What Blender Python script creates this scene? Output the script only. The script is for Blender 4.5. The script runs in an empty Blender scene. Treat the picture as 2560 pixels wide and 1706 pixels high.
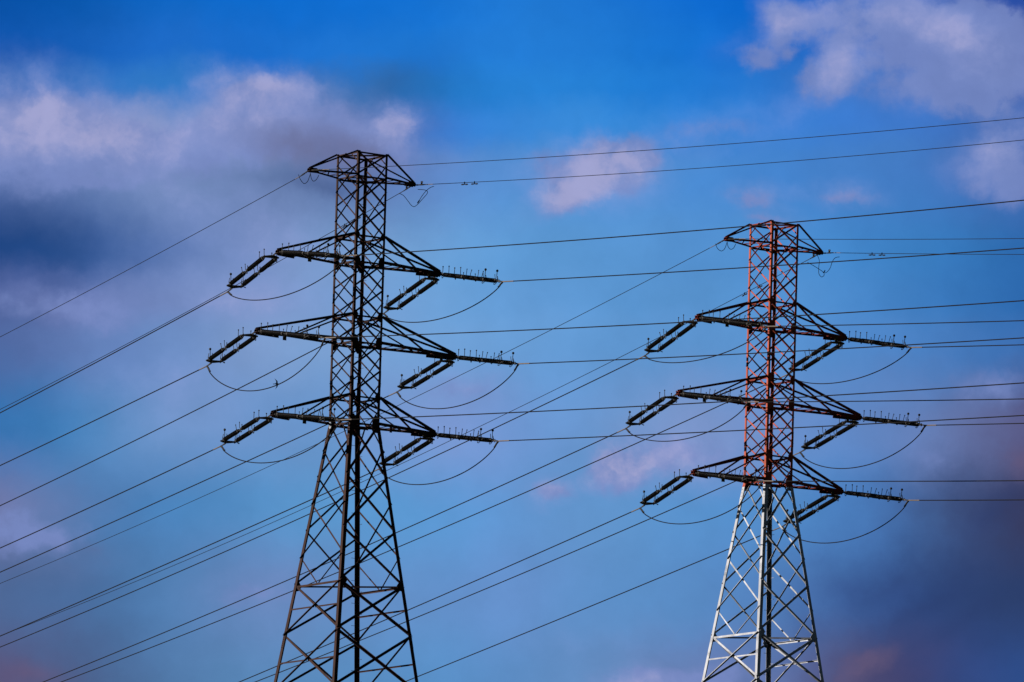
import bpy, math, random
from mathutils import Vector, Matrix

# ------------------------------------------------------------------ camera
D = {
 'cam': [25015.83213, 0.147208, 0.028866],
 'T': [[-8.66575, 552.54738, 0.6158, 0.0], [15.1495, 578.32581, 0.63572, 0.88299]],
 'z': [92.198, 90.8652, 87.5197, 86.0429, 82.9917, 81.5124, 78.4519, 76.9477, 67.8722, 65.0642], 'tu': [3.5175, 5.4761, 6.7182, 5.4748], 'tz': [90.8981, 86.0467, 81.4657, 76.9415],
 'w7': 0.9946, 'w8': 2.1269, 'bv': 1.0545,
 # string ends, then wire heading, slope and sag, in the order of KEYS below
 'strings': [
  [[-13.252, 549.548, 86.047], [-16.07, 556.391, 84.831]],
  [[-4.311, 555.874, 86.047], [-7.356, 562.61, 84.783]],
  [[-14.265, 548.83, 81.466], [-17.07, 555.717, 80.485]],
  [[-3.297, 556.591, 81.466], [-6.46, 563.308, 80.404]],
  [[-13.25, 549.548, 76.941], [-16.152, 556.41, 76.071]],
  [[-4.312, 555.873, 76.941], [-7.317, 562.663, 75.883]],
  [[-11.653, 550.679, 90.898], [-12.087, 551.797, 90.778]],
  [[-5.91, 554.742, 90.898], [-6.345, 555.861, 90.778]],
  [[-13.02, 549.221, 86.047], [-9.226, 542.844, 84.955]],
  [[-4.08, 555.547, 86.047], [-0.608, 549.032, 84.724]],
  [[-14.034, 548.504, 81.466], [-10.223, 542.156, 80.27]],
  [[-3.066, 556.265, 81.466], [0.412, 549.733, 80.246]],
  [[-13.019, 549.222, 76.941], [-9.236, 542.838, 75.857]],
  [[-4.081, 555.546, 76.941], [-0.593, 549.008, 75.786]],
  [[-11.422, 550.352, 90.898], [-10.813, 549.318, 90.778]],
  [[-5.679, 554.416, 90.898], [-5.07, 553.382, 90.778]],
  [[10.624, 575.235, 86.93], [7.807, 582.067, 85.647]],
  [[19.437, 581.738, 86.93], [16.442, 588.51, 85.737]],
  [[9.625, 574.498, 82.349], [6.821, 581.36, 81.211]],
  [[20.436, 582.476, 82.349], [17.301, 589.187, 81.176]],
  [[10.625, 575.236, 77.824], [7.789, 582.074, 76.622]],
  [[19.436, 581.737, 77.824], [16.325, 588.452, 76.602]],
  [[12.2, 576.398, 91.781], [11.74, 577.506, 91.661]],
  [[17.861, 580.575, 91.781], [17.4, 581.683, 91.661]],
  [[10.862, 574.913, 86.93], [14.655, 568.584, 85.586]],
  [[19.675, 581.416, 86.93], [23.207, 574.946, 85.55]],
  [[9.863, 574.176, 82.349], [13.646, 567.83, 81.06]],
  [[20.674, 582.154, 82.349], [24.159, 575.63, 81.103]],
  [[10.863, 574.914, 77.824], [14.61, 568.531, 76.612]],
  [[19.674, 581.416, 77.824], [23.248, 574.938, 76.592]],
  [[12.438, 576.076, 91.781], [13.029, 575.032, 91.661]],
  [[18.099, 580.253, 91.781], [18.69, 579.209, 91.661]]],
 'wires': [
  [0.370843, 0.055776, 0.000103],
  [0.370601, 0.059524, 0.000139],
  [0.370899, 0.043053, 8.7e-05],
  [0.370906, 0.045432, 6.3e-05],
  [0.370616, 0.046385, 0.000138],
  [0.370907, 0.047559, 7.2e-05],
  [0.370736, 0.051854, 0.000122],
  [0.370197, 0.06661, 0.000177],
  [0.531926, 0.090375, 0.000163],
  [0.532134, 0.091491, 0.000123],
  [0.531985, 0.097493, 0.000155],
  [0.532083, 0.091326, 0.000134],
  [0.532142, 0.087258, 0.000121],
  [0.53221, 0.084066, 9.3e-05],
  [0.531699, 0.104963, 0.000194],
  [0.531246, 0.103667, 0.00024],
  [0.393734, 0.074597, 0.000142],
  [0.393722, 0.07112, 0.000134],
  [0.393884, 0.070084, 0.000122],
  [0.393904, 0.073416, 0.000135],
  [0.394141, 0.07086, 8.1e-05],
  [0.39415, 0.067224, 6.4e-05],
  [0.393414, 0.083157, 0.000187],
  [0.393212, 0.090642, 0.000203],
  [0.515402, 0.1078, 0.000132],
  [0.515421, 0.102791, 0.000127],
  [0.515414, 0.107197, 0.000129],
  [0.515411, 0.097415, 0.00013],
  [0.515378, 0.105377, 0.000137],
  [0.51541, 0.1003, 0.00013],
  [0.515226, 0.128266, 0.000165],
  [0.515124, 0.130898, 0.00018]],
}
KEYS = [t + e + w for t in 'LR' for e in 'WE' for w in ('p1L', 'p1R', 'p2L', 'p2R', 'p3L', 'p3R', 'eL', 'eR')]
D['strings'] = dict(zip(KEYS, D['strings'])); D['wires'] = dict(zip(KEYS, D['wires']))
ZG = 1.7                                  # eye height above the field
scene = bpy.context.scene
CAM_F, CAM_P, CAM_R = D['cam']
cd = bpy.data.cameras.new("camera"); cam = bpy.data.objects.new("camera", cd)
scene.collection.objects.link(cam)
cd.sensor_width = 36.0; cd.lens = CAM_F * 36.0 / 2560.0
cd.clip_start = 1.0; cd.clip_end = 20000.0
cam.matrix_world = (Matrix.Translation((0, 0, ZG)) @ Matrix.Rotation(math.pi/2 + CAM_P, 4, 'X') @ Matrix.Rotation(CAM_R, 4, 'Z'))
scene.camera = cam

# ------------------------------------------------------------------ light
SUN_EL = math.radians(15.0)
SUN_AZ = math.radians(276.0)                                     # clockwise from the viewing direction
SUN_DIR = Vector((math.sin(SUN_AZ)*math.cos(SUN_EL), math.cos(SUN_AZ)*math.cos(SUN_EL), math.sin(SUN_EL)))   # towards the sun
sl = bpy.data.lights.new("sun", 'SUN'); sl.energy = 5.0; sl.angle = math.radians(0.5); sl.color = (1.0, 0.92, 0.85)
so = bpy.data.objects.new("sun", sl); scene.collection.objects.link(so)
so.rotation_euler = SUN_DIR.to_track_quat('Z', 'Y').to_euler()
scene.view_settings.view_transform = 'Standard'
scene.view_settings.look = 'None'
scene.view_settings.exposure = 0.0
scene.view_settings.gamma = 1.0
scene.view_settings.use_curve_mapping = False

scene.cycles.diffuse_bounces = 0            # shaded steel stays nearly black, as in the contrasty photograph

def srgb(r, g, b):
    f = lambda c: (c/255/12.92) if c/255 <= 0.04045 else ((c/255+0.055)/1.055)**2.4
    return (f(r), f(g), f(b), 1.0)

# ------------------------------------------------------------------ sky
world = bpy.data.worlds.new("World"); scene.world = world; world.use_nodes = True
wt = world.node_tree; wt.nodes.clear()
def N(t, **kw):
    n = wt.nodes.new(t)
    for k, v in kw.items(): setattr(n, k, v)
    return n
def Lk(a, b): wt.links.new(a, b)
def M(op, a, b=None, c=None, clamp=False):
    n = N('ShaderNodeMath', operation=op, use_clamp=clamp)
    for i, v in enumerate((a, b, c)):
        if v is None: continue
        if isinstance(v, (int, float)): n.inputs[i].default_value = v
        else: Lk(v, n.inputs[i])
    return n.outputs[0]
def MIX(f, a, b):
    n = N('ShaderNodeMix', data_type='RGBA', clamp_factor=True)
    if isinstance(f, (int, float)): n.inputs[0].default_value = f
    else: Lk(f, n.inputs[0])
    for i, v in ((6, a), (7, b)):
        if isinstance(v, tuple): n.inputs[i].default_value = v
        else: Lk(v, n.inputs[i])
    return n.outputs[2]
def SSTEP(x, lo, hi):
    n = N('ShaderNodeMapRange', interpolation_type='SMOOTHSTEP')
    Lk(x, n.inputs[0]); n.inputs[1].default_value = lo; n.inputs[2].default_value = hi
    return n.outputs[0]
geo = N('ShaderNodeTexCoord')
nrm = N('ShaderNodeVectorMath', operation='NORMALIZE'); Lk(geo.outputs['Generated'], nrm.inputs[0])
sep = N('ShaderNodeSeparateXYZ'); Lk(nrm.outputs[0], sep.inputs[0])
az = M('MULTIPLY', M('ARCTAN2', sep.outputs[0], sep.outputs[1]), 57.29578)
el = M('MULTIPLY', M('ARCSINE', sep.outputs[2]), 57.29578)
cmb = N('ShaderNodeCombineXYZ'); Lk(az, cmb.inputs[0]); Lk(el, cmb.inputs[1])
ang = cmb.outputs[0]                                    # sky position in degrees of azimuth and elevation
def noise(scale, detail, rough, vec=ang, off=0.0, dist=0.0):
    n = N('ShaderNodeTexNoise', noise_dimensions='3D'); n.inputs['Scale'].default_value = scale
    n.inputs['Detail'].default_value = detail; n.inputs['Roughness'].default_value = rough
    n.inputs['Distortion'].default_value = dist
    mp = N('ShaderNodeVectorMath', operation='ADD'); mp.inputs[1].default_value = (off, off*0.7, off*1.3)
    Lk(vec, mp.inputs[0]); Lk(mp.outputs[0], n.inputs['Vector'])
    return n
def warp(vec, n, amt):
    s = N('ShaderNodeVectorMath', operation='SUBTRACT'); s.inputs[1].default_value = (0.5, 0.5, 0.5)
    Lk(n.outputs['Color'], s.inputs[0])
    m = N('ShaderNodeVectorMath', operation='MULTIPLY'); m.inputs[1].default_value = (amt, amt*0.8, 0)
    Lk(s.outputs[0], m.inputs[0])
    a = N('ShaderNodeVectorMath', operation='ADD'); Lk(vec, a.inputs[0]); Lk(m.outputs[0], a.inputs[1])
    return a.outputs[0]
# coordinates along the cloud banks, which lie slightly tilted to the horizon
spw = N('ShaderNodeSeparateXYZ'); wv = warp(warp(warp(ang, noise(1.2, 2, 0.5), 0.26), noise(3.6, 6, 0.62, off=7.0), 0.24), noise(13.0, 5, 0.6, off=17.0), 0.05); Lk(wv, spw.inputs[0])
TILT = 0.0289
vv = M('MULTIPLY_ADD', spw.outputs[0], -TILT, spw.outputs[1])
uu = M('MULTIPLY_ADD', M('SUBTRACT', spw.outputs[1], 8.434), TILT, spw.outputs[0])
def field(blobs, vec):
    acc = None
    for (a, e, rx, ry, rot, amp) in blobs:              # centre, radii in degrees, tilt, strength
        mp = N('ShaderNodeMapping', vector_type='TEXTURE')
        mp.inputs['Location'].default_value = (a, e, 0)
        mp.inputs['Rotation'].default_value = (0, 0, math.radians(rot))
        mp.inputs['Scale'].default_value = (rx, ry, 1)
        Lk(vec, mp.inputs['Vector'])
        g = N('ShaderNodeTexGradient', gradient_type='SPHERICAL'); Lk(mp.outputs[0], g.inputs[0])
        v = g.outputs['Fac']
        acc = M('MULTIPLY', v, amp) if acc is None else M('MULTIPLY_ADD', v, amp, acc)
    return acc
LIGHT = [(-2.782, 9.675, 0.758, 0.42, -13.6, 0.95), (-2.473, 9.512, 0.697, 0.323, -16.6, 0.5), (-2.923, 9.396, 0.606, 0.323, -1.6, 0.44), (-2.172, 9.572, 0.364, 0.194, -1.6, 0.44), (-2.073, 9.618, 0.212, 0.129, -1.6, 0.35), (-1.747, 9.686, 0.515, 0.355, 28.4, 0.64), (-1.495, 9.72, 0.455, 0.291, -1.6, 0.5), (-1.45, 9.895, 0.606, 0.177, -1.6, 0.44), (-1.116, 9.732, 0.546, 0.258, -11.6, 0.4), (-0.704, 9.645, 0.182, 0.194, -41.6, 0.89), (-0.838, 9.716, 0.273, 0.194, -36.6, 0.4), (-0.577, 9.45, 0.455, 0.194, -16.6, 0.3), (-1.884, 9.258, 0.788, 0.355, -16.6, 0.35), (-1.47, 8.948, 0.91, 0.484, -1.6, 0.44), (-1.76, 8.59, 0.788, 0.258, -1.6, 0.4), (-1.332, 8.604, 0.546, 0.194, -1.6, 0.24), (-2.589, 8.524, 0.606, 0.194, -1.6, 0.23), (-2.817, 8.578, 0.455, 0.129, -1.6, 0.18), (-2.335, 8.47, 0.273, 0.161, -21.6, 0.18), (-1.892, 8.012, 0.637, 0.291, -1.6, 0.44), (-2.125, 8.204, 0.606, 0.194, -1.6, 0.24), (-2.871, 7.306, 0.334, 0.323, -1.6, 0.2), (-2.593, 7.241, 0.334, 0.194, -1.6, 0.23), (-1.428, 6.931, 0.515, 0.161, -1.6, 0.4), (0.609, 9.521, 0.364, 0.194, -1.6, 0.93), (0.41, 9.403, 0.667, 0.291, -1.6, 0.93), (0.263, 9.25, 0.394, 0.161, 28.4, 0.78), (1.161, 9.672, 0.849, 0.194, 3.4, 0.43), (0.936, 9.567, 0.606, 0.161, -1.6, 0.26), (1.883, 10.1, 0.273, 0.226, 58.4, 0.55), (1.711, 9.897, 0.364, 0.194, 28.4, 0.49), (2.104, 10.366, 0.758, 0.258, -1.6, 0.62), (2.486, 10.225, 0.515, 0.258, -21.6, 0.44), (2.791, 10.182, 0.515, 0.323, -1.6, 0.44), (1.523, 10.328, 0.182, 0.291, 58.4, 0.55), (1.425, 10.201, 0.334, 0.145, 18.4, 0.31), (2.342, 9.924, 0.788, 0.258, -1.6, 0.32), (1.774, 10.409, 0.243, 0.129, -1.6, 0.25), (1.274, 10.173, 0.455, 0.161, 18.4, 0.13), (2.728, 9.583, 0.455, 0.226, 28.4, 0.71), (2.882, 9.462, 0.303, 0.291, -1.6, 0.48), (1.927, 9.322, 0.334, 0.123, -1.6, 0.62), (1.422, 9.317, 0.334, 0.113, -1.6, 0.55), (2.808, 8.241, 0.515, 0.258, -1.6, 0.4), (2.465, 7.835, 0.424, 0.226, -1.6, 0.3), (0.596, 7.701, 0.227, 0.21, -1.6, 1.6), (0.758, 7.743, 0.303, 0.258, -1.6, 0.68), (1.059, 7.8, 0.637, 0.323, -1.6, 0.85), (0.273, 7.58, 0.243, 0.145, -1.6, 0.93), (0.867, 6.512, 0.364, 0.145, -1.6, 0.79), (0.693, 6.445, 0.273, 0.194, -1.6, 0.5), (0.435, 6.712, 0.667, 0.145, -1.6, 0.35), (1.367, 6.563, 0.394, 0.145, -1.6, 0.4), (-0.26, 8.163, 0.606, 0.258, -1.6, 0.5), (1.476, 9.182, 0.273, 0.103, -1.6, 0.55)]
MAUVE = [(-1.262, 9.553, 0.577, 0.201, -11.6, 0.75), (-0.908, 9.539, 0.326, 0.201, -31.6, 0.4), (-2.536, 7.044, 0.451, 0.175, -1.6, 0.25)]
WARM = [(2.955, 7.821, 0.226, 0.175, -1.6, 0.6), (2.093, 6.606, 0.276, 0.125, 33.4, 0.9), (-2.74, 6.44, 0.451, 0.15, -1.6, 0.6), (-2.339, 7.15, 0.376, 0.125, -1.6, 0.3)]
BILLOW = [(-2.825, 9.474, 0.702, 0.426, -1.6, 0.9), (-2.496, 9.461, 0.451, 0.276, -1.6, 0.6), (-2.117, 9.425, 0.602, 0.251, -1.6, 0.7), (-1.642, 9.59, 0.501, 0.276, 18.4, 0.7), (-1.391, 9.623, 0.501, 0.326, -1.6, 0.6), (-1.449, 9.858, 0.426, 0.113, 3.4, 0.5), (-0.96, 9.587, 0.426, 0.251, -31.6, 0.7), (-0.652, 9.447, 0.276, 0.175, -31.6, 0.4), (2.283, 10.296, 0.777, 0.303, -1.6, 1.12), (2.766, 10.131, 0.489, 0.331, -1.6, 0.88), (2.367, 9.949, 0.692, 0.248, -1.6, 0.56), (1.536, 10.304, 0.188, 0.276, 68.4, 0.8), (1.402, 10.101, 0.226, 0.15, 28.4, 0.5), (1.784, 9.998, 0.301, 0.188, 38.4, 0.8), (1.275, 10.123, 0.401, 0.1, -1.6, 0.14), (0.435, 9.404, 0.501, 0.201, -1.6, 0.81), (0.634, 9.534, 0.276, 0.125, -1.6, 0.81), (0.262, 9.274, 0.276, 0.125, 38.4, 0.68), (1.11, 9.683, 0.602, 0.113, 2.4, 0.37), (1.927, 9.322, 0.226, 0.08, -1.6, 0.68), (1.385, 9.304, 0.226, 0.088, -1.6, 0.61), (1.476, 9.186, 0.201, 0.063, -1.6, 0.54), (2.856, 9.486, 0.431, 0.303, -1.6, 0.88), (2.783, 8.24, 0.376, 0.163, -1.6, 0.45), (-2.665, 8.534, 0.752, 0.175, -1.6, 0.45), (-2.335, 8.458, 0.326, 0.15, -21.6, 0.4), (0.596, 7.701, 0.213, 0.163, -1.6, 0.94), (0.983, 7.798, 0.501, 0.201, -1.6, 0.68), (0.273, 7.58, 0.15, 0.088, -1.6, 0.68), (0.918, 6.476, 0.426, 0.125, -1.6, 1.08), (1.217, 6.534, 0.351, 0.125, -1.6, 0.54), (-2.869, 7.256, 0.226, 0.251, -1.6, 0.78), (-2.592, 7.216, 0.276, 0.15, -1.6, 0.65), (-1.428, 6.931, 0.401, 0.113, -1.6, 0.4), (-0.285, 8.162, 0.451, 0.175, -1.6, 0.35), (2.49, 7.835, 0.301, 0.15, -1.6, 0.3), (2.671, 9.881, 0.501, 0.201, -11.6, 0.5)]
SLATE = [(-2.704, 8.918, 0.652, 0.226, -9.6, 0.25), (-1.483, 9.359, 0.602, 0.113, -1.6, 0.2), (-1.078, 9.309, 0.401, 0.125, -11.6, 0.4), (-0.692, 9.919, 0.752, 0.226, 28.4, 0.32), (2.799, 7.519, 0.426, 0.226, 33.4, 0.6), (2.409, 6.987, 0.652, 0.113, 33.4, 0.5), (2.736, 6.97, 0.577, 0.1, 33.4, 0.4), (2.256, 7.133, 0.401, 0.088, 33.4, 0.35), (-2.283, 6.978, 0.501, 0.15, -1.6, 0.2)]
# evening sky, bank by bank from high to low: (elevation, colours from west to east)
U0, U1 = (-2.962, 2.963)
BANKS = [
    (6.481, [(93, 86, 125), (70, 93, 136), (80, 120, 168), (89, 134, 182), (89, 137, 187), (89, 145, 201), (93, 141, 198), (99, 142, 194), (108, 127, 179), (90, 115, 170), (78, 69, 105), (52, 67, 118), (46, 79, 141)]),
    (6.969, [(78, 103, 149), (72, 106, 155), (80, 130, 182), (108, 135, 188), (101, 141, 194), (98, 146, 204), (102, 142, 201), (93, 144, 200), (90, 140, 197), (84, 129, 189), (54, 85, 145), (44, 64, 112), (45, 64, 108)]),
    (7.457, [(112, 119, 167), (82, 124, 177), (68, 125, 182), (87, 143, 198), (91, 150, 203), (91, 153, 213), (98, 148, 208), (99, 149, 203), (87, 144, 203), (85, 142, 202), (74, 127, 194), (62, 84, 132), (54, 52, 82)]),
    (7.946, [(53, 111, 173), (68, 130, 187), (114, 149, 200), (111, 148, 202), (101, 150, 204), (129, 153, 209), (110, 149, 209), (100, 151, 208), (126, 149, 198), (108, 144, 202), (93, 136, 198), (103, 124, 177), (86, 82, 124)]),
    (8.434, [(78, 102, 159), (97, 125, 182), (105, 140, 196), (129, 157, 205), (120, 158, 206), (115, 163, 217), (105, 157, 213), (95, 151, 209), (93, 148, 207), (90, 146, 205), (81, 136, 201), (71, 124, 189), (57, 105, 171)]),
    (8.669, [(78, 98, 156), (101, 117, 173), (110, 135, 188), (129, 154, 205), (120, 154, 205), (110, 163, 217), (100, 156, 215), (90, 149, 208), (87, 145, 204), (85, 146, 207), (74, 136, 203), (59, 122, 190), (42, 100, 168)]),
    (8.923, [(30, 67, 127), (40, 80, 142), (91, 120, 178), (124, 148, 200), (120, 154, 201), (110, 163, 217), (95, 156, 216), (89, 149, 208), (85, 144, 207), (80, 144, 207), (66, 134, 203), (57, 124, 191), (42, 100, 168)]),
    (9.412, [(82, 106, 163), (105, 130, 182), (114, 139, 187), (101, 125, 173), (91, 114, 163), (95, 131, 194), (80, 144, 212), (84, 147, 218), (76, 139, 208), (66, 129, 203), (70, 128, 200), (62, 115, 187), (76, 108, 180)]),
    (9.666, [(150, 152, 197), (152, 157, 203), (130, 153, 203), (126, 140, 186), (116, 126, 171), (51, 117, 204), (58, 139, 221), (58, 140, 219), (54, 135, 218), (52, 127, 213), (62, 125, 211), (62, 116, 195), (70, 104, 176)]),
    (9.900, [(58, 107, 182), (50, 115, 196), (47, 123, 200), (46, 116, 200), (61, 108, 167), (29, 112, 189), (42, 132, 217), (37, 128, 213), (29, 120, 210), (38, 118, 208), (66, 118, 198), (70, 112, 188), (72, 96, 168)]),
    (10.114, [(16, 85, 173), (24, 97, 188), (32, 109, 202), (24, 108, 204), (32, 115, 206), (27, 116, 207), (38, 127, 217), (33, 123, 213), (20, 112, 206), (24, 108, 205), (40, 104, 192), (60, 102, 184), (66, 88, 164)]),
    (10.388, [(8, 79, 163), (12, 91, 180), (16, 101, 192), (14, 106, 204), (16, 108, 206), (20, 114, 212), (34, 123, 214), (30, 117, 208), (14, 104, 202), (10, 100, 200), (20, 98, 190), (36, 92, 180), (44, 74, 158)])
]
ux = N('ShaderNodeMapRange'); ux.inputs[1].default_value = U0; ux.inputs[2].default_value = U1; Lk(uu, ux.inputs[0])
base = None; e_prev = None
for (e0, cols) in BANKS:
    r = N('ShaderNodeValToRGB'); c_ = r.color_ramp; c_.interpolation = 'B_SPLINE'
    while len(c_.elements) < len(cols): c_.elements.new(0.5)
    for i, col in enumerate(cols):
        c_.elements[i].position = i/(len(cols)-1); c_.elements[i].color = srgb(*col)
    Lk(ux.outputs[0], r.inputs[0])
    if base is None: base = r.outputs[0]
    else: base = MIX(SSTEP(vv, e_prev, e0), base, r.outputs[0])
    e_prev = e0
fb = noise(2.6, 7, 0.58, vec=wv, off=3.0).outputs['Fac']
fine = noise(9.0, 5, 0.6, off=11.0).outputs['Fac']
tex = M('MULTIPLY_ADD', M('SUBTRACT', fb, 0.5), 1.5, M('MULTIPLY', M('SUBTRACT', fine, 0.5), 0.35))
def cover(blobs, gain, lo, hi, vec=wv):
    return SSTEP(M('MULTIPLY', field(blobs, vec), M('MULTIPLY_ADD', tex, gain, 1.0)), lo, hi)
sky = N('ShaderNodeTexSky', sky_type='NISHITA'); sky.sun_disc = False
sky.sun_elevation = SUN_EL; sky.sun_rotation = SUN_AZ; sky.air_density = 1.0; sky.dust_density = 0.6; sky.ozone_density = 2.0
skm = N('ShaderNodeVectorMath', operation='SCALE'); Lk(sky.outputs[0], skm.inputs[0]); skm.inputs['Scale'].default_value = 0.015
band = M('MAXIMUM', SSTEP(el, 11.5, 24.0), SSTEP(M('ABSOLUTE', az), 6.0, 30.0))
bw = warp(warp(ang, noise(2.2, 3, 0.55, off=41.0), 0.22), noise(7.5, 6, 0.62, off=43.0), 0.17)
bf = noise(5.5, 6, 0.6, off=47.0).outputs['Fac']
bil = SSTEP(M('MULTIPLY', field(BILLOW, bw), M('MULTIPLY_ADD', M('SUBTRACT', bf, 0.5), 2.4, 1.0)), 0.10, 0.60)
base = MIX(M('MULTIPLY', bil, 0.82), base, srgb(118, 136, 193))
c0 = MIX(M('MULTIPLY', cover(SLATE, 0.8, 0.0, 0.9), 0.7), base, srgb(44, 62, 110))
c1 = MIX(M('MULTIPLY', cover(MAUVE, 0.9, 0.0, 0.9), 0.8), c0, srgb(102, 104, 140))
lf = M('MULTIPLY', field(LIGHT, wv), M('MULTIPLY_ADD', tex, 1.7, 1.0))
lcol = MIX(SSTEP(lf, 0.3, 1.2), srgb(132, 150, 206), srgb(163, 165, 208))
c2a = MIX(M('MULTIPLY', SSTEP(lf, 0.0, 1.35), 0.88), c1, lcol)
c2b = MIX(M('MULTIPLY', cover(WARM, 0.9, 0.0, 0.9), 0.8), c2a, srgb(100, 88, 122))
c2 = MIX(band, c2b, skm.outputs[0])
lum = noise(1.7, 3, 0.5, off=31.0).outputs['Fac']
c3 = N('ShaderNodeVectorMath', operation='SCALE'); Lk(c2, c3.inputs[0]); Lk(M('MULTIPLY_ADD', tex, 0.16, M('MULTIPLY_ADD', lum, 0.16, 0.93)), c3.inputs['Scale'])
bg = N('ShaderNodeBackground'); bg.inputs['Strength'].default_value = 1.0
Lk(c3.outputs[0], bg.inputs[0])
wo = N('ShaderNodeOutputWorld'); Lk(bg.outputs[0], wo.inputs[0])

# ------------------------------------------------------------------ materials
def mat(name, col, rough=0.6, metal=0.0, spec=0.3, var=0.35, scale=3.0, col2=None, bands=None):
    m = bpy.data.materials.new(name); m.use_nodes = True
    t = m.node_tree; b = t.nodes['Principled BSDF']
    tc = t.nodes.new('ShaderNodeTexCoord')
    n = t.nodes.new('ShaderNodeTexNoise'); n.inputs['Scale'].default_value = scale; n.inputs['Detail'].default_value = 6
    n.inputs['Roughness'].default_value = 0.65
    mp = t.nodes.new('ShaderNodeMapping'); mp.inputs['Scale'].default_value = (1, 1, 0.25)
    t.links.new(tc.outputs['Object'], mp.inputs[0]); t.links.new(mp.outputs[0], n.inputs['Vector'])
    def rgb(c): return (c[0], c[1], c[2], 1)
    def mix(f, a, bb):
        x = t.nodes.new('ShaderNodeMix'); x.data_type = 'RGBA'
        if isinstance(f, (int, float)): x.inputs[0].default_value = f
        else: t.links.new(f, x.inputs[0])
        for i, v in ((6, a), (7, bb)):
            if isinstance(v, tuple): x.inputs[i].default_value = v
            else: t.links.new(v, x.inputs[i])
        return x.outputs[2]
    c = rgb(col)
    if bands:                                       # aviation paint: bands by height above the tower foot
        sp = t.nodes.new('ShaderNodeSeparateXYZ'); t.links.new(tc.outputs['Object'], sp.inputs[0])
        z1, h = bands
        s = t.nodes.new('ShaderNodeMath'); s.operation = 'SUBTRACT'; s.inputs[0].default_value = z1; t.links.new(sp.outputs[2], s.inputs[1])
        d = t.nodes.new('ShaderNodeMath'); d.operation = 'DIVIDE'; t.links.new(s.outputs[0], d.inputs[0]); d.inputs[1].default_value = 2*h
        fr = t.nodes.new('ShaderNodeMath'); fr.operation = 'FRACT'; t.links.new(d.outputs[0], fr.inputs[0])
        lt = t.nodes.new('ShaderNodeMath'); lt.operation = 'LESS_THAN'; t.links.new(fr.outputs[0], lt.inputs[0]); lt.inputs[1].default_value = 0.5
        gt = t.nodes.new('ShaderNodeMath'); gt.operation = 'GREATER_THAN'; t.links.new(s.outputs[0], gt.inputs[0]); gt.inputs[1].default_value = 0.0
        mu = t.nodes.new('ShaderNodeMath'); mu.operation = 'MULTIPLY'; t.links.new(lt.outputs[0], mu.inputs[0]); t.links.new(gt.outputs[0], mu.inputs[1])
        c = mix(mu.outputs[0], rgb(col), rgb(col2))
    dk = t.nodes.new('ShaderNodeMapRange'); dk.inputs[1].default_value = 0.35; dk.inputs[2].default_value = 0.7
    dk.inputs[3].default_value = 1.0-var; dk.inputs[4].default_value = 1.0+var*0.25
    t.links.new(n.outputs['Fac'], dk.inputs[0])
    v = t.nodes.new('ShaderNodeVectorMath'); v.operation = 'SCALE'
    if isinstance(c, tuple): v.inputs[0].default_value = c[:3]
    else: t.links.new(c, v.inputs[0])
    t.links.new(dk.outputs[0], v.inputs['Scale'])
    t.links.new(v.outputs[0], b.inputs['Base Color'])
    b.inputs['Roughness'].default_value = rough; b.inputs['Metallic'].default_value = metal
    b.inputs['Specular IOR Level'].default_value = spec
    return m
Zw = D['z'][7] + ZG
MT = {
 'L': mat('dark_brown_paint', (0.062, 0.026, 0.019), 0.7, 0, 0.10, 0.5, 2.0),
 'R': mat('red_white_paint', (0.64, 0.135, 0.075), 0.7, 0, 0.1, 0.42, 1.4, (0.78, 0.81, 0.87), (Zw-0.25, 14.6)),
 'RR': mat('red_paint', (0.30, 0.045, 0.025), 0.7, 0, 0.1, 0.3, 2.0),  # same red as the legs, darkened so the colour carries the arms' shade
 'glaze': mat('brown_glaze', (0.008, 0.005, 0.004), 0.35, 0, 0.4, 0.3, 8.0),
 'steel': mat('weathered_galvanised_steel', (0.05, 0.047, 0.045), 0.55, 0.5, 0.3, 0.4, 6.0),
 'dull': mat('dull_steel', (0.025, 0.023, 0.022), 0.6, 0.3, 0.3, 0.3, 6.0),
 'alu': mat('aluminium_sleeve', (0.22, 0.18, 0.15), 0.5, 0.3, 0.3, 0.25, 4.0),
 'cable': mat('oxidised_cable', (0.012, 0.011, 0.012), 0.8, 0.0, 0.1, 0.3, 2.0),
 'plate': mat('yellow_plate_paint', (0.16, 0.10, 0.02), 0.6, 0, 0.2, 0.5, 9.0),
 'redplate': mat('red_plate_paint', (0.14, 0.015, 0.01), 0.6, 0, 0.2, 0.5, 9.0),
 'enamel': mat('pale_enamel', (0.30, 0.36, 0.44), 0.5, 0, 0.3, 0.2, 9.0),
 'black': mat('black_enamel', (0.01, 0.01, 0.02), 0.5, 0, 0.3, 0.2, 9.0),
 'bird': mat('dark_feathers', (0.018, 0.015, 0.014), 0.9, 0, 0.1, 0.5, 40.0),
}

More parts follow.
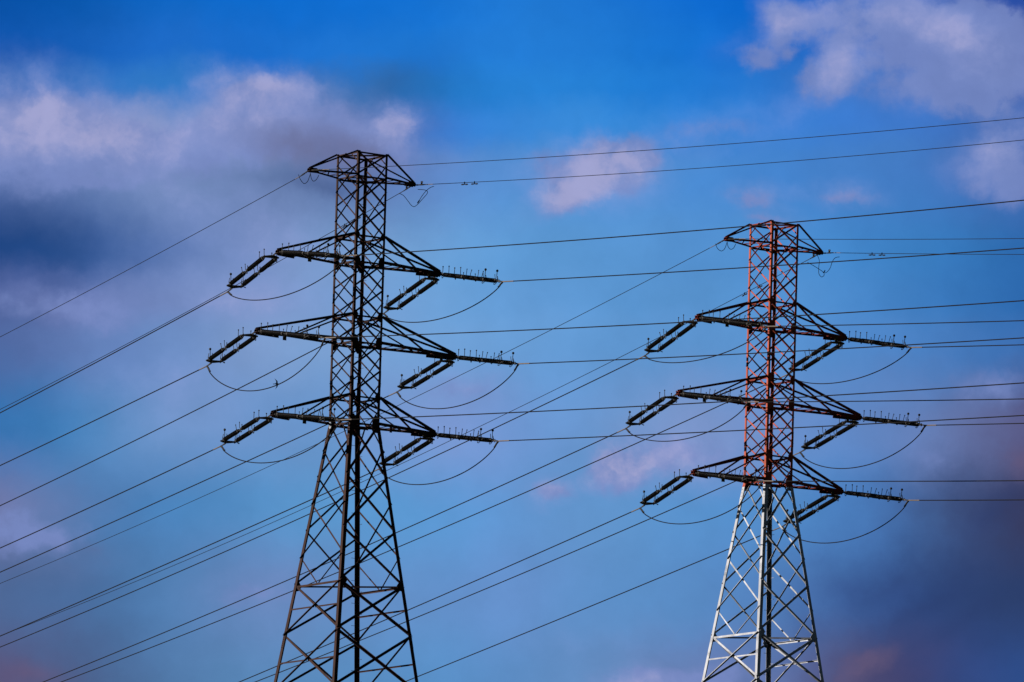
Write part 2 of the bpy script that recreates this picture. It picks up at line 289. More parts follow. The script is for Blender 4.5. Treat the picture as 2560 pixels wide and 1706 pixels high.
# ------------------------------------------------------------------ mesh helpers
class MB:
    def __init__(s): s.v = []; s.f = []
    def add(s, vs, fs):
        o = len(s.v); s.v += [tuple(x) for x in vs]; s.f += [tuple(i+o for i in f) for f in fs]
    def prism(s, prof, p0, p1, ex, ey):
        p0 = Vector(p0); p1 = Vector(p1); n = len(prof)
        vs = [p0 + ex*a + ey*b for a, b in prof] + [p1 + ex*a + ey*b for a, b in prof]
        fs = [(i, (i+1) % n, n+(i+1) % n, n+i) for i in range(n)] + [tuple(range(n))[::-1], tuple(range(n, 2*n))]
        s.add(vs, fs)
    def angle(s, p0, p1, da, db, w, t=0.014, w2=None):
        """rolled steel angle from p0 to p1: one flange along da, the other along db"""
        p0 = Vector(p0); p1 = Vector(p1); ax = (p1-p0).normalized()
        ea = (Vector(da) - ax*ax.dot(Vector(da))).normalized()
        eb = Vector(db) - ax*ax.dot(Vector(db)); eb = (eb - ea*ea.dot(eb)).normalized()
        w2 = w2 or w
        s.prism([(0, 0), (w, 0), (w, t), (t, t), (t, w2), (0, w2)], p0, p1, ea, eb)
    def bar(s, p0, p1, w, h, up=(0, 0, 1)):
        p0 = Vector(p0); p1 = Vector(p1); ax = (p1-p0).normalized(); up = Vector(up)
        if abs(ax.dot(up.normalized())) > 0.98: up = Vector((1, 0, 0))
        ex = ax.cross(up).normalized(); ey = ex.cross(ax).normalized()
        s.prism([(-w/2, -h/2), (w/2, -h/2), (w/2, h/2), (-w/2, h/2)], p0, p1, ex, ey)
    def tube(s, pts, r, n=6, caps=True):
        pts = [Vector(p) for p in pts]; m = len(pts)
        rs = r if isinstance(r, (list, tuple)) else [r]*m
        t0 = (pts[1]-pts[0]).normalized(); up = Vector((0, 0, 1))
        if abs(t0.dot(up)) > 0.9: up = Vector((1, 0, 0))
        ex = t0.cross(up).normalized(); vs = []
        for i, p in enumerate(pts):
            t = (pts[min(i+1, m-1)] - pts[max(i-1, 0)]).normalized()
            ex = (ex - t*ex.dot(t)).normalized(); ey = t.cross(ex)
            for k in range(n):
                a = 2*math.pi*k/n; vs.append(p + (ex*math.cos(a) + ey*math.sin(a))*rs[i])
        fs = [(i*n+k, i*n+(k+1) % n, (i+1)*n+(k+1) % n, (i+1)*n+k) for i in range(m-1) for k in range(n)]
        if caps: fs += [tuple(range(n))[::-1], tuple(range((m-1)*n, m*n))]
        s.add(vs, fs)
    def ball(s, c, r, n=8, m=5):
        c = Vector(c)
        s.tube([c + Vector((0, 0, -r*math.cos(math.pi*i/m))) for i in range(m+1)], [max(r*math.sin(math.pi*i/m), r*0.02) for i in range(m+1)], n)
    def plate(s, pts, nrm, t):
        n = Vector(nrm).normalized()*t/2; k = len(pts); pts = [Vector(p) for p in pts]
        s.add([p+n for p in pts] + [p-n for p in pts], [tuple(range(k)), tuple(range(k, 2*k))[::-1]] + [(i, k+i, k+(i+1) % k, (i+1) % k) for i in range(k)])
    def build(s, name, material, parent=None, loc=None, smooth=False):
        me = bpy.data.meshes.new(name)
        o0 = Vector(loc) if loc is not None else Vector((0, 0, 0))
        me.from_pydata([tuple(Vector(v)-o0) for v in s.v], [], s.f); me.materials.append(material); me.validate()
        if smooth: me.polygons.foreach_set('use_smooth', [True]*len(me.polygons))
        o = bpy.data.objects.new(name, me); scene.collection.objects.link(o)
        if parent: o.parent = parent
        if loc is not None: o.location = o0
        return o
def empty(name, loc, rz=0.0, **props):
    o = bpy.data.objects.new(name, None); scene.collection.objects.link(o)
    o.location = loc; o.rotation_euler = (0, 0, rz); o.empty_display_size = 0.5
    for k, v in props.items(): o[k] = v
    return o
def tag(o, label, category, group=None):
    o['label'] = label; o['category'] = category
    if group: o['group'] = group
    return o

# ------------------------------------------------------------------ ground
gm = bpy.data.materials.new('meadow'); gm.use_nodes = True
gt = gm.node_tree; gb = gt.nodes['Principled BSDF']; gb.inputs['Roughness'].default_value = 0.95
gtc = gt.nodes.new('ShaderNodeTexCoord'); gn = gt.nodes.new('ShaderNodeTexNoise'); gn.inputs['Scale'].default_value = 0.05; gn.inputs['Detail'].default_value = 10
gr = gt.nodes.new('ShaderNodeValToRGB'); gr.color_ramp.elements[0].color = (0.025, 0.035, 0.012, 1); gr.color_ramp.elements[1].color = (0.06, 0.07, 0.03, 1)
gt.links.new(gtc.outputs['Object'], gn.inputs['Vector']); gt.links.new(gn.outputs['Fac'], gr.inputs[0]); gt.links.new(gr.outputs[0], gb.inputs['Base Color'])
g = MB()
K = 24; R0 = 6000.0
gv = []
for j in range(K+1):
    for i in range(K+1):
        x = (i/K*2-1)*R0; y = (j/K*2-1)*R0
        gv.append((x, y, 0.0))
g.add(gv, [(j*(K+1)+i, j*(K+1)+i+1, (j+1)*(K+1)+i+1, (j+1)*(K+1)+i) for j in range(K) for i in range(K)])
go = g.build('ground', gm); go['kind'] = 'structure'; go['label'] = 'flat dark green meadow under the pylons'

# ------------------------------------------------------------------ the lattice pylons
ZL = [z + ZG for z in D['z']]; TZ = [z + ZG for z in D['tz']]; TU = D['tu']; W7 = D['w7']; W8 = D['w8']*1.01; BV = D['bv']
def half(z):
    if z >= ZL[7]: return 1 + (W7-1)*(ZL[0]-z)/(ZL[0]-ZL[7])
    return W7 + (W8-W7)*(ZL[7]-z)/(ZL[7]-ZL[8])
CORN = {'A': (-1, 1), 'B': (-1, -1), 'C': (1, -1), 'D': (1, 1)}
def cp(c, z, inset=0.0):
    h = half(z); su, sv = CORN[c]
    return Vector((su*(h-inset), sv*(h*BV-inset), z))
# faces: first corner, second corner, outward normal
FACES = [('A', 'B', Vector((-1, 0, 0))), ('D', 'C', Vector((1, 0, 0))), ('B', 'C', Vector((0, -1, 0))), ('A', 'D', Vector((0, 1, 0)))]
def mid(a, b): return (a+b)/2
side = lambda z: 0.14 if z > ZL[5]-2 else (0.15 if z > ZL[7] else 0.20)
RING = [ZL[0], ZL[1], mid(ZL[1], ZL[2]), ZL[2], ZL[3], mid(ZL[3], ZL[4]), ZL[4], ZL[5], mid(ZL[5], ZL[6]), ZL[6], ZL[7]]
def brace_mb(m, p0, p1, nrm, w, outside, t=0.012):
    """one diagonal: flat flange in the face, the standing flange outwards or inwards"""
    ax = (p1-p0).normalized(); inpl = nrm.cross(ax).normalized()
    if inpl.z < 0: inpl = -inpl
    if outside:
        o = nrm*0.004; m.angle(p0+o, p1+o, inpl, nrm, w, t)
    else:
        o = -nrm*(0.030); m.angle(p0+o, p1+o, inpl, -nrm, w, t)
def make_pylon(k, key, label):
    x, y, yaw, dz = D['T'][k]
    root = empty('lattice_pylon', (x, y, 0), yaw, label=label, category='pylon', group='pair of lattice power pylons')
    foot = -dz                                          # local height of the ground
    root.location = (x, y, dz)
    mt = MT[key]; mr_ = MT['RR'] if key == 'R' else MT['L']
    zb = foot - 0.4
    # legs
    for c in 'ABCD':
        m = MB(); su, sv = CORN[c]
        for z0, z1, w in ((ZL[0]+0.05, ZL[5]-2.0, 0.140), (ZL[5]-2.0, ZL[7], 0.17), (ZL[7], 40.0, 0.215), (40.0, zb, 0.27)):
            m.angle(cp(c, z0), cp(c, z1), (-su, 0, 0), (0, -sv, 0), w, 0.018)
        # splice plates and bolt heads
        for zs in (ZL[5]-2.0, ZL[7]-0.6, ZL[8]-3.0, ZL[8]-3.0-14.0, 40.0):
            a = cp(c, zs+0.45); b = cp(c, zs-0.45); w = 0.13 if zs > ZL[7] else 0.21
            a += Vector((su, sv, 0))*0.006; b += Vector((su, sv, 0))*0.006
            m.angle(a, b, (-su, 0, 0), (0, -sv, 0), w*0.9, 0.012)
        for zs in [ZL[8]-3.0 + q*0.11 for q in range(-4, 5)] + [ZL[7]-0.6 + q*0.2 for q in range(-2, 3)]:
            p = cp(c, zs)
            m.bar(p + Vector((su*0.012, -sv*0.07, 0)), p + Vector((su*0.032, -sv*0.07, 0)), 0.03, 0.03)
            m.bar(p + Vector((-su*0.07, sv*0.012, 0)), p + Vector((-su*0.07, sv*0.032, 0)), 0.03, 0.03)
        leg = m.build('leg', mt, root)
        if c == 'D':
            q = 0; z = ZL[1]
            while z > ZL[9]-2.5:
                b = MB(); p = cp('D', z)
                d = Vector((0, -1, 0)) if q % 2 else Vector((-1, 0, 0))
                w = side(z)
                s0 = p + d*(w-0.01) + Vector((-0.02, -0.02, 0))
                b.tube([s0, s0 + d*0.21], 0.011, 5); b.ball(s0 + d*0.21, 0.019, 5, 4)
                b.build('step_bolt', mt, leg)
                q += 1; z -= 0.62
    # face bracing
    for fi, (c0, c1, nrm) in enumerate(FACES):
        m = MB(); long_ = fi >= 2
        def X(z_hi, z_lo, w, flip=False):
            z_hi -= 0.04; z_lo += 0.04
            a, b = cp(c0, z_hi, .03), cp(c1, z_lo, .03); e, f = cp(c0, z_lo, .03), cp(c1, z_hi, .03)
            brace_mb(m, a, b, nrm, w, (fi in (1,)) ^ flip)
            brace_mb(m, e, f, nrm, w*1.05, not ((fi in (1,)) ^ flip))
        if long_:
            for i in range(len(RING)-1): X(RING[i], RING[i+1], 0.085)
            n = 3; zz = [ZL[7] + (ZL[8]-ZL[7])*i/n for i in range(n+1)]
            for i in range(n): X(zz[i], zz[i+1], 0.105)
        else:
            mids = [mid(RING[i], RING[i+1]) for i in range(len(RING)-1)]
            zz = [ZL[7] + (ZL[8]-ZL[7])*(i+.5)/3 for i in range(3)]
            nodes = mids
            for i in range(len(nodes)-1): X(nodes[i], nodes[i+1], 0.085)
            def Kb(zring, znode, w):
                b0 = (cp(c0, zring, .03)+cp(c1, zring, .03))/2
                sgn = 0.16
                d = (cp(c1, zring)-cp(c0, zring)).normalized()*sgn
                brace_mb(m, b0-d, cp(c0, znode, .03), nrm, w, (fi == 0) == (zring > znode))
                brace_mb(m, b0+d, cp(c1, znode, .03), nrm, w, (fi == 1) == (zring > znode))
            Kb(ZL[0], nodes[0], 0.07); Kb(ZL[7], nodes[-1], 0.08)
            Kb(ZL[7], zz[0], 0.095)
            for i in range(2): X(zz[i], zz[i+1], 0.105)
            Kb(ZL[8], zz[2], 0.08)
        # lower body, panels growing towards the ground
        z = ZL[8]; h = ZL[8]-ZL[9]; first = True
        while z > foot + 1.0:
            z2 = z - h
            if z2 < foot + 4.0: z2 = foot + 0.3
            w = 0.125 if z > 50 else 0.16
            X(z, z2, w)
            if not long_:                                # redundant struts out from the crossing
                wa, wb = half(z), half(z2); t_ = wa/(wa+wb); zx = z + (z2-z)*t_
                b0 = cp(c0, zx, .03); b1 = cp(c1, zx, .03); c_ = (b0+b1)/2
                m.angle(b0+nrm*0.022, c_+nrm*0.022, (0, 0, -1), -nrm, 0.085, 0.012)
                m.angle(c_-nrm*0.05, b1-nrm*0.05, (0, 0, -1), -nrm, 0.085, 0.012)
            z = z2; h *= 1.16
        # gusset plates at the crossarm nodes
        if long_:
            for li, (gw, gh) in {2: (.24, .40), 3: (.34, .66), 4: (.28, .55), 5: (.36, .72), 6: (.28, .6), 7: (.42, .95)}.items():
                for c, d in ((c0, 1), (c1, -1)):
                    p = cp(c, ZL[li]) - nrm*0.024; ex = Vector((d, 0, 0))
                    p += ex*0.05
                    prof = [p + ex*a*gw + Vector((0, 0, b*gh)) for a, b in ((0, .5), (.55, .5), (1, .15), (1, -.2), (.55, -.5), (0, -.5))]
                    m.plate(prof, nrm, 0.014)
            for c, d in ((c0, 1), (c1, -1)):
                p = cp(c, ZL[8]) - nrm*0.024 + Vector((d*0.08, 0, 0)); ex = Vector((d, 0, 0))
                m.plate([p + ex*a*.4 + Vector((0, 0, b*.6)) for a, b in ((0, .5), (.6, .4), (1, 0), (.6, -.4), (0, -.5))], nrm, 0.014)
        m.build('face_bracing', mt, root)
    # horizontal rings and their plan bracing
    for li in (0, 1, 2, 3, 4, 5, 6, 7, 8):
        m = MB(); z = ZL[li]
        for (c0, c1, nrm) in FACES:
            if li == 8 and abs(nrm.y) > .5: continue
            w = 0.095 if li < 8 else 0.12
            o = -nrm*0.02
            m.angle(cp(c0, z)+o, cp(c1, z)+o, (0, 0, -1), -nrm, w)
        if li in (0, 8):
            m.angle(cp('A', z, .03)+Vector((0, 0, .02)), cp('C', z, .03)+Vector((0, 0, .02)), (0, 0, -1), (1, 1, 0), 0.095)
            if li == 8: m.angle(cp('B', z, .03)-Vector((0, 0, .10)), cp('D', z, .03)-Vector((0, 0, .10)), (0, 0, -1), (1, -1, 0), 0.12)
        if li in (1, 3, 5, 7):
            mids_ = [(cp(a, z, .03)+cp(b, z, .03))/2 for a, b in (('A', 'B'), ('B', 'C'), ('C', 'D'), ('D', 'A'))]
            for i in range(4):
                m.angle(mids_[i]-Vector((0, 0, .03)), mids_[(i+1) % 4]-Vector((0, 0, .03)), (0, 0, -1), Vector((0, 0, 1)).cross(mids_[(i+1) % 4]-mids_[i]), 0.07)
            m.angle(mids_[0]-Vector((0, 0, .12)), mids_[2]-Vector((0, 0, .12)), (0, 0, -1), (0, 1, 0), 0.09)
            # node plates where the bracing meets mid beam
            for q, ex in ((0, Vector((0, 1, 0))), (2, Vector((0, 1, 0)))):
                p = mids_[q]; n_ = Vector((1, 0, 0)); s_ = -1 if q == 0 else 1
                m.plate([p + Vector((s_*0.01, a*.28, b*.32)) for a, b in ((-.5, .3), (0, .5), (.5, .3), (.5, -.3), (0, -.5), (-.5, -.3))], n_, 0.012)
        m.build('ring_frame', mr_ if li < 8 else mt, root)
    # crossarms
    def arm(lv_hi, lv_lo, u, zt, s, big, name):
        m = MB(); c_n, c_f = ('B', 'A') if s < 0 else ('C', 'D')
        tips = {c_n: Vector((s*u, -0.10, zt)), c_f: Vector((s*u, 0.10, zt))}
        w = 0.145 if big else 0.10
        for c in (c_n, c_f):
            sv = CORN[c][1]; lo = cp(c, ZL[lv_lo]); hi = cp(c, ZL[lv_hi]); tp = tips[c]
            m.angle(lo, tp, (0, 0, 1), (0, -sv, 0), w)
            if big: m.angle(tp + (lo-tp)*.30 - Vector((0, 0, .012)), tp - Vector((0, 0, .012)), (0, 0, -1), (0, -sv, 0), 0.13)
            m.angle(hi, tp + Vector((0, 0, .13)), (0, 0, 1), (0, -sv, 0), w*.82)
            if big:
                t_ = 0.42
                m.angle(hi - Vector((0, sv*.02, 0)), lo + (tp-lo)*(0.56) + Vector((0, -sv*.02, .06)), (s, 0, 1), (0, -sv, 0), 0.085)
                # short vertical post by the body
                a = lo + (tp-lo)*.10; b = lo + (tp-lo)*.10
        lo_n, lo_f = cp(c_n, ZL[lv_lo]), cp(c_f, ZL[lv_lo]); tn, tf = tips[c_n], tips[c_f]
        nb = 5 if big else 3
        for i in range(nb):
            t0, t1 = i/nb*.9, (i+1)/nb*.9
            a = (lo_n.lerp(tn, t0), lo_f.lerp(tf, t0)); b = (lo_n.lerp(tn, t1), lo_f.lerp(tf, t1))
            p, q = (a[0], b[1]) if i % 2 == 0 else (a[1], b[0])
            m.angle(p + Vector((0, 0, .02)), q + Vector((0, 0, .02)), (s, 0, 0), (0, 0, 1), 0.07, 0.012, 0.03)
            m.angle(b[0] + Vector((0, 0, .03)), b[1] + Vector((0, 0, .03)), (s, 0, 0), (0, 0, 1), 0.055, 0.012, 0.03)
        # strut through the body between the two chords' roots
        # tip plates
        for z_, hh in ((zt-0.02, .03), (zt+.13, .02)):
            m.plate([Vector((s*(u-.42), -.17, z_)), Vector((s*(u-.42), .17, z_)), Vector((s*(u+.02), .20, z_)), Vector((s*(u+.10), .10, z_)), Vector((s*(u+.10), -.10, z_)), Vector((s*(u+.02), -.20, z_))], (0, 0, 1), hh)
        for v_ in (-.115, .115):
            m.plate([Vector((s*(u-.55), v_, zt-.06)), Vector((s*(u-.40), v_, zt+.17)), Vector((s*(u+.04), v_, zt+.17)), Vector((s*(u+.12), v_, zt+.05)), Vector((s*(u+.04), v_, zt-.08))], (0, 1, 0), 0.016)
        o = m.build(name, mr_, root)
        return o, lo_n, tn, tf
    arms = []
    for s in (-1, 1):
        o, *_ = arm(0, 1, TU[0], TZ[0], s, False, 'peak_arm')
    for j, (hi, lo) in enumerate(((2, 3), (4, 5), (6, 7))):
        for s in (-1, 1):
            o, lo_n, tn, tf = arm(hi, lo, TU[j+1], TZ[j+1], s, True, 'crossarm')
            def plate_at(fr, material, w=.24, h=.34):
                p = lo_n.lerp(tn, fr) + Vector((0, -0.02, -0.02))
                b = MB()
                b.plate([p + Vector((a*w, 0, -bb*h)) for a, bb in ((-.5, 0), (.5, 0), (.5, 1), (-.5, 1))], (0, 1, 0), 0.01)
                for a in (-.5, .5): b.bar(p + Vector((a*w*.8, -.012, .06)), p + Vector((a*w*.8, -.012, -h*.9)), .03, .012, (0, 1, 0))
                b.build('circuit_plate', material, o)
            if s < 0: plate_at(0.60 if j != 1 else 0.72, MT['plate'])
            else:
                plate_at(0.80, MT['plate'], .2, .3)
                if j == 2 and key == 'L': plate_at(0.20, MT['redplate'], .16, .3)
    if key == 'L':
        p = cp('A', ZL[7]) + Vector((-0.10, -0.28, -0.05))
        b = MB(); pr = []
        for i in range(16):
            a = 2*math.pi*i/16
            pr.append(p + Vector((0, math.copysign(abs(math.cos(a))**.6, math.cos(a))*.11, math.copysign(abs(math.sin(a))**.6, math.sin(a))*.20)))
        b.plate(pr, (1, 0, 0), 0.012)
        np_ = b.build('number_plate', MT['enamel'], root)
        b = MB(); q = p + Vector((-.014, 0, 0))
        b.bar(q - Vector((0, 0, .10)), q + Vector((0, 0, .10)), .012, .03, (0, 1, 0)); b.bar(q + Vector((0, 0, .10)), q + Vector((0, .05, .05)), .012, .025, (0, 1, 0))
        b.build('numeral', MT['black'], np_)
    return root
pyL = make_pylon(0, 'L', 'dark brown lattice pylon nearer the swallow, without any white paint')
pyR = make_pylon(1, 'R', 'tall pylon painted orange red above and white below its lowest arm')

# ------------------------------------------------------------------ insulator strings
def make_string():
    root = empty('insulator_string', (0, 0, 0))
    Y = .37
    m = MB()                                            # hanger from the arm to the first yoke
    m.tube([(0, 0, 0), (.14, 0, 0)], .035, 6); m.bar((.12, 0, 0), (.36, 0, 0), .03, .09); m.bar((.30, 0, 0), (.52, 0, 0), .10, .03); m.ball((.13, 0, 0), .055, 6, 4)
    m.build('hanger', MT['steel'], root)
    for x0, d in ((.46, 1), (6.72, -1)):
        m = MB()
        xb = x0 + d*.36
        m.plate([(x0, -.07, 0), (x0, .07, 0), (xb-d*.08, Y+.10, 0), (xb+d*.06, Y+.10, 0), (xb+d*.06, -Y-.10, 0), (xb-d*.08, -Y-.10, 0)], (0, 0, 1), .055)
        for s in (-1, 1):
            m.tube([(xb, s*Y, -.09), (xb, s*Y, .09)], .035, 6)
            m.ball((xb-d*.02, s*(Y+.08), 0), .05, 6, 4)
        m.build('yoke_plate', MT['dull'], root)
    rods = []
    for s in (-1, 1):
        for (xa, xb) in ((.98, 3.42), (3.88, 6.02)):
            m = MB(); y = s*Y
            n = int((xb-xa-.30)/.055); pts = [(xa, .05), (xa+.04, .072), (xa+.14, .072), (xa+.15, .045)]
            x = xa+.16
            for i in range(n):
                big = .132 if i % 2 == 0 else .116
                pts += [(x+.004, .078), (x+.024, big), (x+.038, big), (x+.052, .078)]; x += .055
            pts += [(xb-.15, .045), (xb-.14, .072), (xb-.04, .072), (xb, .05)]
            m.tube([(a, y, 0) for a, r in pts], [r for a, r in pts], 10)
            rod = m.build('insulator_rod', MT['glaze'], root)
            c = MB()
            for q in (xa, xb-.13): c.tube([(q-.01, y, 0), (q+.14, y, 0)], .100, 8)
            c.build('end_cap', MT['steel'], rod)
        m = MB(); y = s*Y                                 # joints between rods and to the yokes
        for a, b in ((.80, .99), (3.40, 3.90), (6.0, 6.40)):
            m.tube([(a, y, 0), (b, y, 0)], .038, 6)
            m.ball(((a+b)/2, y, 0), .062, 6, 4); m.ball((b-.06, y, 0), .05, 6, 4)
        m.build('coupling', MT['steel'], root)
        def horn(pts, r, rb=None):
            h = MB(); h.tube(pts, r*1.35, 5)
            if rb: h.ball(pts[-1], rb*1.15, 7, 5)
            h.build('arcing_horn', MT['dull'], root)
        horn([(.86, y, -.02), (.86, y, .22), (.84, y, .44)], .014, .036)
        horn([(.86, y, .0), (.90, y+s*.04, -.12), (.96, y+s*.05, -.20), (1.03, y+s*.04, -.17), (1.04, y+s*.02, -.10)], .015, .025)
        horn([(1.62, y, .07), (1.60, y, .25), (1.56, y, .50)], .014, .036)
        horn([(3.50, y, 0), (3.44, y, .10), (3.42, y, .14), (3.40, y, .24)], .012, .03)
        horn([(3.62, y, 0), (3.66, y, .09), (3.74, y, .13), (3.76, y, .24), (3.77, y, .46)], .013, .028)
        horn([(3.66, y, 0), (3.62, y, -.11), (3.56, y, -.17), (3.48, y, -.13)], .014, .03)
        horn([(4.22, y, .06), (4.26, y, .25), (4.34, y, .44)], .013, .030)
        horn([(6.14, y, 0), (6.12, y+s*.02, .10), (6.03, y, .16), (6.00, y, .30), (6.0, y, .56)], .015, .065)
        horn([(6.16, y, 0), (6.20, y-.13, .04), (6.16, y-.17, .16), (6.08, y-.16, .28), (6.05, y-.15, .36)], .013, None)
        horn([(6.14, y, 0), (5.98, y+.14, .04), (5.86, y+.16, .14), (5.80, y+.15, .26)], .013, None)
        horn([(6.30, y-.10, -.02), (6.12, y-.16, -.10), (5.92, y-.10, -.20), (5.82, y, -.22), (5.78, y+.10, -.16), (5.82, y+.15, -.04), (5.88, y+.15, .06)], .014, None)
    m = MB()
    m.tube([(6.70, 0, 0), (7.02, 0, 0)], .034, 6); m.ball((6.86, 0, 0), .055, 6, 4); m.bar((6.95, 0, 0), (7.18, 0, 0), .035, .09); m.tube([(7.12, 0, 0), (7.50, 0, 0)], .036, 7)
    m.build('clamp', MT['steel'], root)
    return root
def copy_tree(o, parent=None):
    c = o.copy(); scene.collection.objects.link(c)
    if parent: c.parent = parent
    for ch in o.children: copy_tree(ch, c)
    return c
NAME = {'L': 'dark', 'R': 'red and white'}
ARM = {'1': 'top', '2': 'middle', '3': 'lowest'}
END = {'L': 'left', 'R': 'right'}
TP = {}
proto = make_string(); first = True
for key in KEYS:
    A, P = (Vector(v) + Vector((0, 0, ZG)) for v in D['strings'][key])
    TP[key] = (A, P)
    if key[2] != 'p': continue
    o = proto if first else copy_tree(proto); first = False
    ax = (P-A).normalized(); ey = Vector((0, 0, 1)).cross(ax).normalized(); ez = ax.cross(ey)
    o.matrix_world = Matrix.Translation(A) @ Matrix((ax, ey, ez)).transposed().to_4x4()
    way = 'slanting left' if key[1] == 'W' else 'stretching right'
    tag(o, "double insulator string %s from the %s end of %s pylon's %s arm" % (way, END[key[4]], NAME[key[0]], ARM[key[3]]), 'insulator string', 'double insulator strings on the crossarms')

# ------------------------------------------------------------------ conductors
def wire_pt(P, e, az_, m_, c_, s):
    d = (-math.sin(az_), math.cos(az_)) if e == 'W' else (math.sin(az_), -math.cos(az_))
    return Vector((P.x + d[0]*s, P.y + d[1]*s, P.z - m_*s + c_*s*s))
def damper(m, P, ax):
    for q in (-.24, .24):
        m.tube([P - Vector((0, 0, .10)) + ax*(q-.09), P - Vector((0, 0, .10)) + ax*(q+.09)], [.045, .035] if q > 0 else [.035, .045], 7)
    m.tube([P - Vector((0, 0, .10)) - ax*.26, P - Vector((0, 0, .085)), P - Vector((0, 0, .10)) + ax*.26], .014, 5)
    m.bar(P + Vector((0, 0, .05)), P - Vector((0, 0, .12)), .05, .06)
for key, (az_, m_, c_) in D['wires'].items():
    A, P = TP[key]; e = key[1]; earth = key[2] == 'e'
    Lmax = 330.0
    m = MB(); pts = []; s = 0.0
    while s <= Lmax:
        pts.append(wire_pt(P, e, az_, m_, c_, s)); s += 3.0 if s < 150 else 6.0
    m.tube(pts, 0.018 if earth else 0.031, 6)
    o = m.build('earth_wire' if earth else 'conductor', MT['cable'], None, P)
    way = 'falling left' if e == 'W' else 'running right'
    if earth:
        lab = "thin earth wire %s from the %s peak arm of %s pylon" % (way, END[key[3]], NAME[key[0]])
        tag(o, lab, 'cable', 'thin earth wires from the pylon tops')
    else:
        lab = "black conductor %s from the %s end of %s pylon's %s arm" % (way, END[key[4]], NAME[key[0]], ARM[key[3]])
        tag(o, lab, 'cable', 'conductors strung from the crossarms')
    def child(mb, name, mt_):
        mb.v = [tuple(Vector(v)-P) for v in mb.v]; return mb.build(name, mt_, o)
    q0, q1 = wire_pt(P, e, az_, m_, c_, -0.02), wire_pt(P, e, az_, m_, c_, 1.0)
    b = MB(); r_ = .022 if earth else .037
    b.tube([q0, q1 + (q1-q0)*(.2 if not earth else -.2)], r_, 8)
    child(b, 'dead_end_sleeve', MT['alu'] if not (earth and e == 'W' and key[3] == 'R') else MT['steel'])
    if earth:
        b = MB(); ax = (P-A).normalized()
        b.tube([A, A+ax*.25, A+ax*.3, P], [.04, .04, .03, .03], 6); b.ball(A+ax*.28, .05, 6, 4)
        b.tube([A+ax*.5, A+ax*.9], .042, 6)
        if key[3] == 'R':
            b.bar(A+ax*.72, A+ax*.72+Vector((0, 0, .20)), .07, .10); b.bar(A+ax*.64+Vector((0, 0, .12)), A+ax*.82+Vector((0, 0, .16)), .05, .06)
        child(b, 'tension_clamp', MT['steel'])
        if key[3] == 'R':
            for sd in ((4.3, 5.4) if e == 'E' else (7.2, 9.4)):
                b = MB(); damper(b, wire_pt(P, e, az_, m_, c_, sd), (wire_pt(P, e, az_, m_, c_, sd+.1)-wire_pt(P, e, az_, m_, c_, sd)).normalized())
                child(b, 'vibration_damper', MT['dull'])

# ------------------------------------------------------------------ jumper loops
SAG = {'Lp1L': 1.15, 'Lp2L': 2.0, 'Lp3L': 1.5, 'Lp1R': 1.12, 'Lp2R': 1.55, 'Lp3R': 1.48, 'Rp1L': 0.98, 'Rp2L': 1.32, 'Rp3L': 1.52, 'Rp1R': 1.12, 'Rp2R': 1.56, 'Rp3R': 1.56}
for key, sag in SAG.items():
    sag *= 1.04
    a = TP[key[0]+'W'+key[1:]][1]; b = TP[key[0]+'E'+key[1:]][1]
    n = 40; pts = []
    for i in range(n+1):
        t = i/n; tt = t + 0.0*math.sin(2*math.pi*t)
        pts.append(a.lerp(b, tt) - Vector((0, 0, sag*(4*t*(1-t))**.72)))
    m = MB(); m.tube(pts, .030, 6)
    o = m.build('jumper_cable', MT['cable'], None, a)
    tag(o, "slack jumper loop under the %s end of %s pylon's %s arm" % (END[key[3]], NAME[key[0]], ARM[key[2]]), 'jumper cable', 'jumper loops under the crossarms')
    for i0, sgn in ((0, 1), (n, -1)):
        q = MB(); p0 = pts[i0]; d0 = (pts[i0+sgn*3]-p0).normalized()
        q.tube([p0, p0+d0*.10, p0+d0*.34, p0+d0*.40, p0+d0*.62], [.055, .06, .045, .033, .030], 7); q.v = [tuple(Vector(v)-a) for v in q.v]
        q.build('jumper_lug', MT['dull'], o)
# small bonding loops at the earth wire tips; offsets in metres in the plane of view (x, z)
def bezier(pts, k=6):
    out = []; P_ = [pts[0]] + pts + [pts[-1]]
    for i in range(1, len(P_)-2):
        for j in range(k):
            t = j/k; p0, p1, p2, p3 = (Vector(q) for q in P_[i-1:i+3])
            out.append(0.5*((2*p1) + (p2-p0)*t + (2*p0-5*p1+4*p2-p3)*t*t + (3*p1-p0-3*p2+p3)*t**3))
    out.append(Vector(pts[-1])); return out
LOOPS = {
 ('L', 'L'): ([(-.62, -.28), (-.50, -.55), (-.30, -.74), (-.12, -.60), (-.02, -.30), (.02, -.14)], [(.03, -.16), (.10, -.46), (.22, -.59), (.38, -.46), (.50, -.20)]),
 ('L', 'R'): ([(-.75, -.52), (-.52, -.62), (-.25, -.92), (-.06, -1.13), (.10, -1.16), (.30, -.98), (.50, -.72), (.76, -.38), (.80, -.20), (.62, -.10), (.25, -.06)], [(.34, -.94), (.50, -.62), (.72, -.30), (.95, -.08), (1.15, 0.02)]),
 ('R', 'L'): ([(-.62, -.30), (-.50, -.55), (-.28, -.68), (-.10, -.55), (.0, -.30), (.04, -.12)], [(.05, -.16), (.12, -.44), (.28, -.56), (.44, -.46), (.56, -.20)]),
 ('R', 'R'): ([(-.78, -.58), (-.40, -.76), (.06, -1.02), (.22, -1.12), (.40, -1.04), (.58, -.78), (.70, -.40), (.86, -.14), (1.12, -.05)], [(-.20, -.15), (-.08, -.45), (-.10, -.80), (-.08, -1.18), (.08, -1.35), (.22, -1.25), (.24, -1.12)]),
}
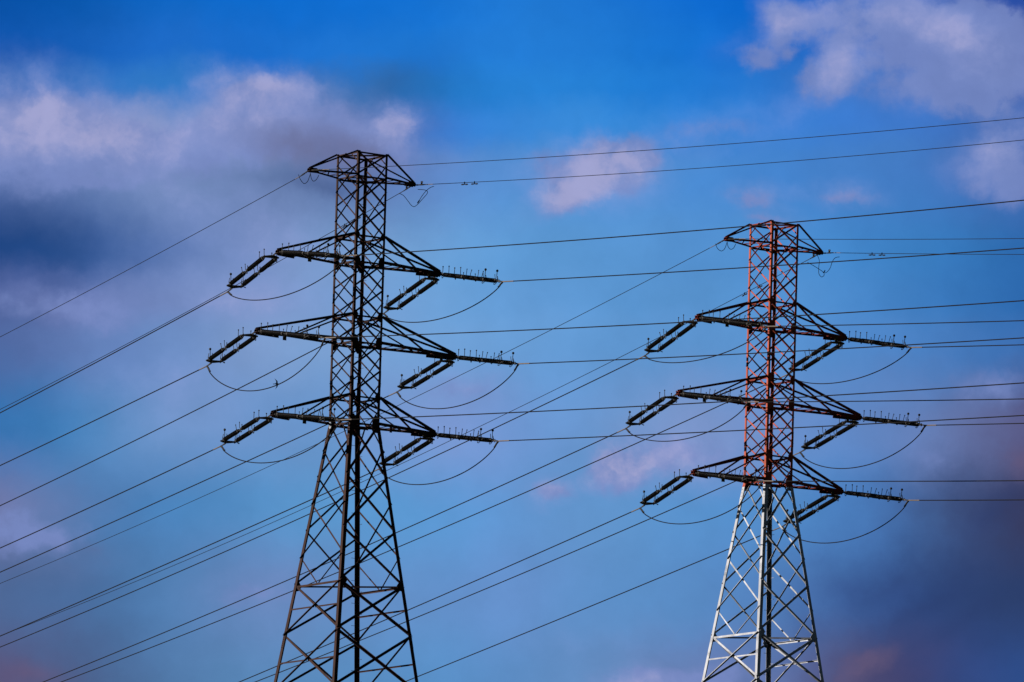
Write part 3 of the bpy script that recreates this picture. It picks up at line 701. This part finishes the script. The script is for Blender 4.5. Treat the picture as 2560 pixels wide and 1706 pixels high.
for (tk, sd), (l1, l2) in LOOPS.items():
    k = 'LR'.index(tk); x, y, yaw, dz = D['T'][k]; s = -1 if sd == 'L' else 1
    tip_ = Vector((x + s*TU[0]*math.cos(yaw), y + s*TU[0]*math.sin(yaw), TZ[0] + dz))
    m = MB()
    for l in (l1, l2):
        m.tube([tip_ + Vector((p[0], -.25 + .02*i, p[1])) for i, p in enumerate(bezier([Vector((a, b)) for a, b in l]))], .018, 5)
    if sd == 'R':
        cx, cz = (.32, -.95) if tk == 'L' else (.22, -1.10)
        m.bar(tip_ + Vector((cx-.05, -.2, cz-.08)), tip_ + Vector((cx+.05, -.2, cz+.08)), .09, .06)
    o = m.build('bonding_cable', MT['cable'], None, tip_)
    tag(o, 'thin looped bonding cable hanging from the %s peak arm tip of %s pylon' % (END[sd], NAME[tk]), 'bonding cable', 'bonding loops at the pylon tops')

# ------------------------------------------------------------------ the swallow
def bird():
    m = MB()
    # body along +x (head at +x), wings spread along y, a mesh in one skin
    prof = [(-.085, .006), (-.06, .012), (-.02, .022), (.03, .026), (.06, .022), (.075, .019), (.09, .014), (.102, .003)]
    m.tube([(a, 0, 0) for a, r in prof], [r for a, r in prof], 8)
    for s in (-1, 1):
        lead = [(.055, .012), (.075, .06), (.060, .11), (.02, .16), (-.045, .225)]
        trail = [(-.01, .012), (.01, .06), (.015, .10), (-.005, .145), (-.045, .225)]
        top = []; bot = []
        for (a, b) in ((lead, trail),):
            vs = []; fs = []
            for i in range(5):
                zz = .012*math.sin(i/4*math.pi)
                vs += [(a[i][0], s*a[i][1], zz+.004), (b[i][0], s*b[i][1], zz+.003), (b[i][0], s*b[i][1], zz-.001), (a[i][0], s*a[i][1], zz-.002)]
            for i in range(4):
                o = i*4
                for k in range(4): fs.append((o+k, o+(k+1) % 4, o+4+(k+1) % 4, o+4+k))
            fs += [(0, 1, 2, 3), (16, 17, 18, 19)]
            m.add(vs, fs)
        m.plate([(-.06, s*.004, 0), (-.075, s*.014, 0), (-.125, s*.035, 0), (-.095, s*.006, 0)], (0, 0, 1), .004)
    o = m.build('swallow', MT['bird'], None)
    # face view: body up the picture plane, wings across it
    BX, BY, BZ = (-10.187, 430.0, 61.584)
    R_ = Matrix.Rotation(math.radians(-6), 4, 'Y') @ Matrix.Rotation(math.radians(78), 4, 'X')
    o.matrix_world = Matrix.Translation((BX, BY, BZ + ZG)) @ R_ @ Matrix.Scale(1.12, 4)
    return o
tag(bird(), 'small dark swallow flying with swept wings beside the dark pylon', 'bird')
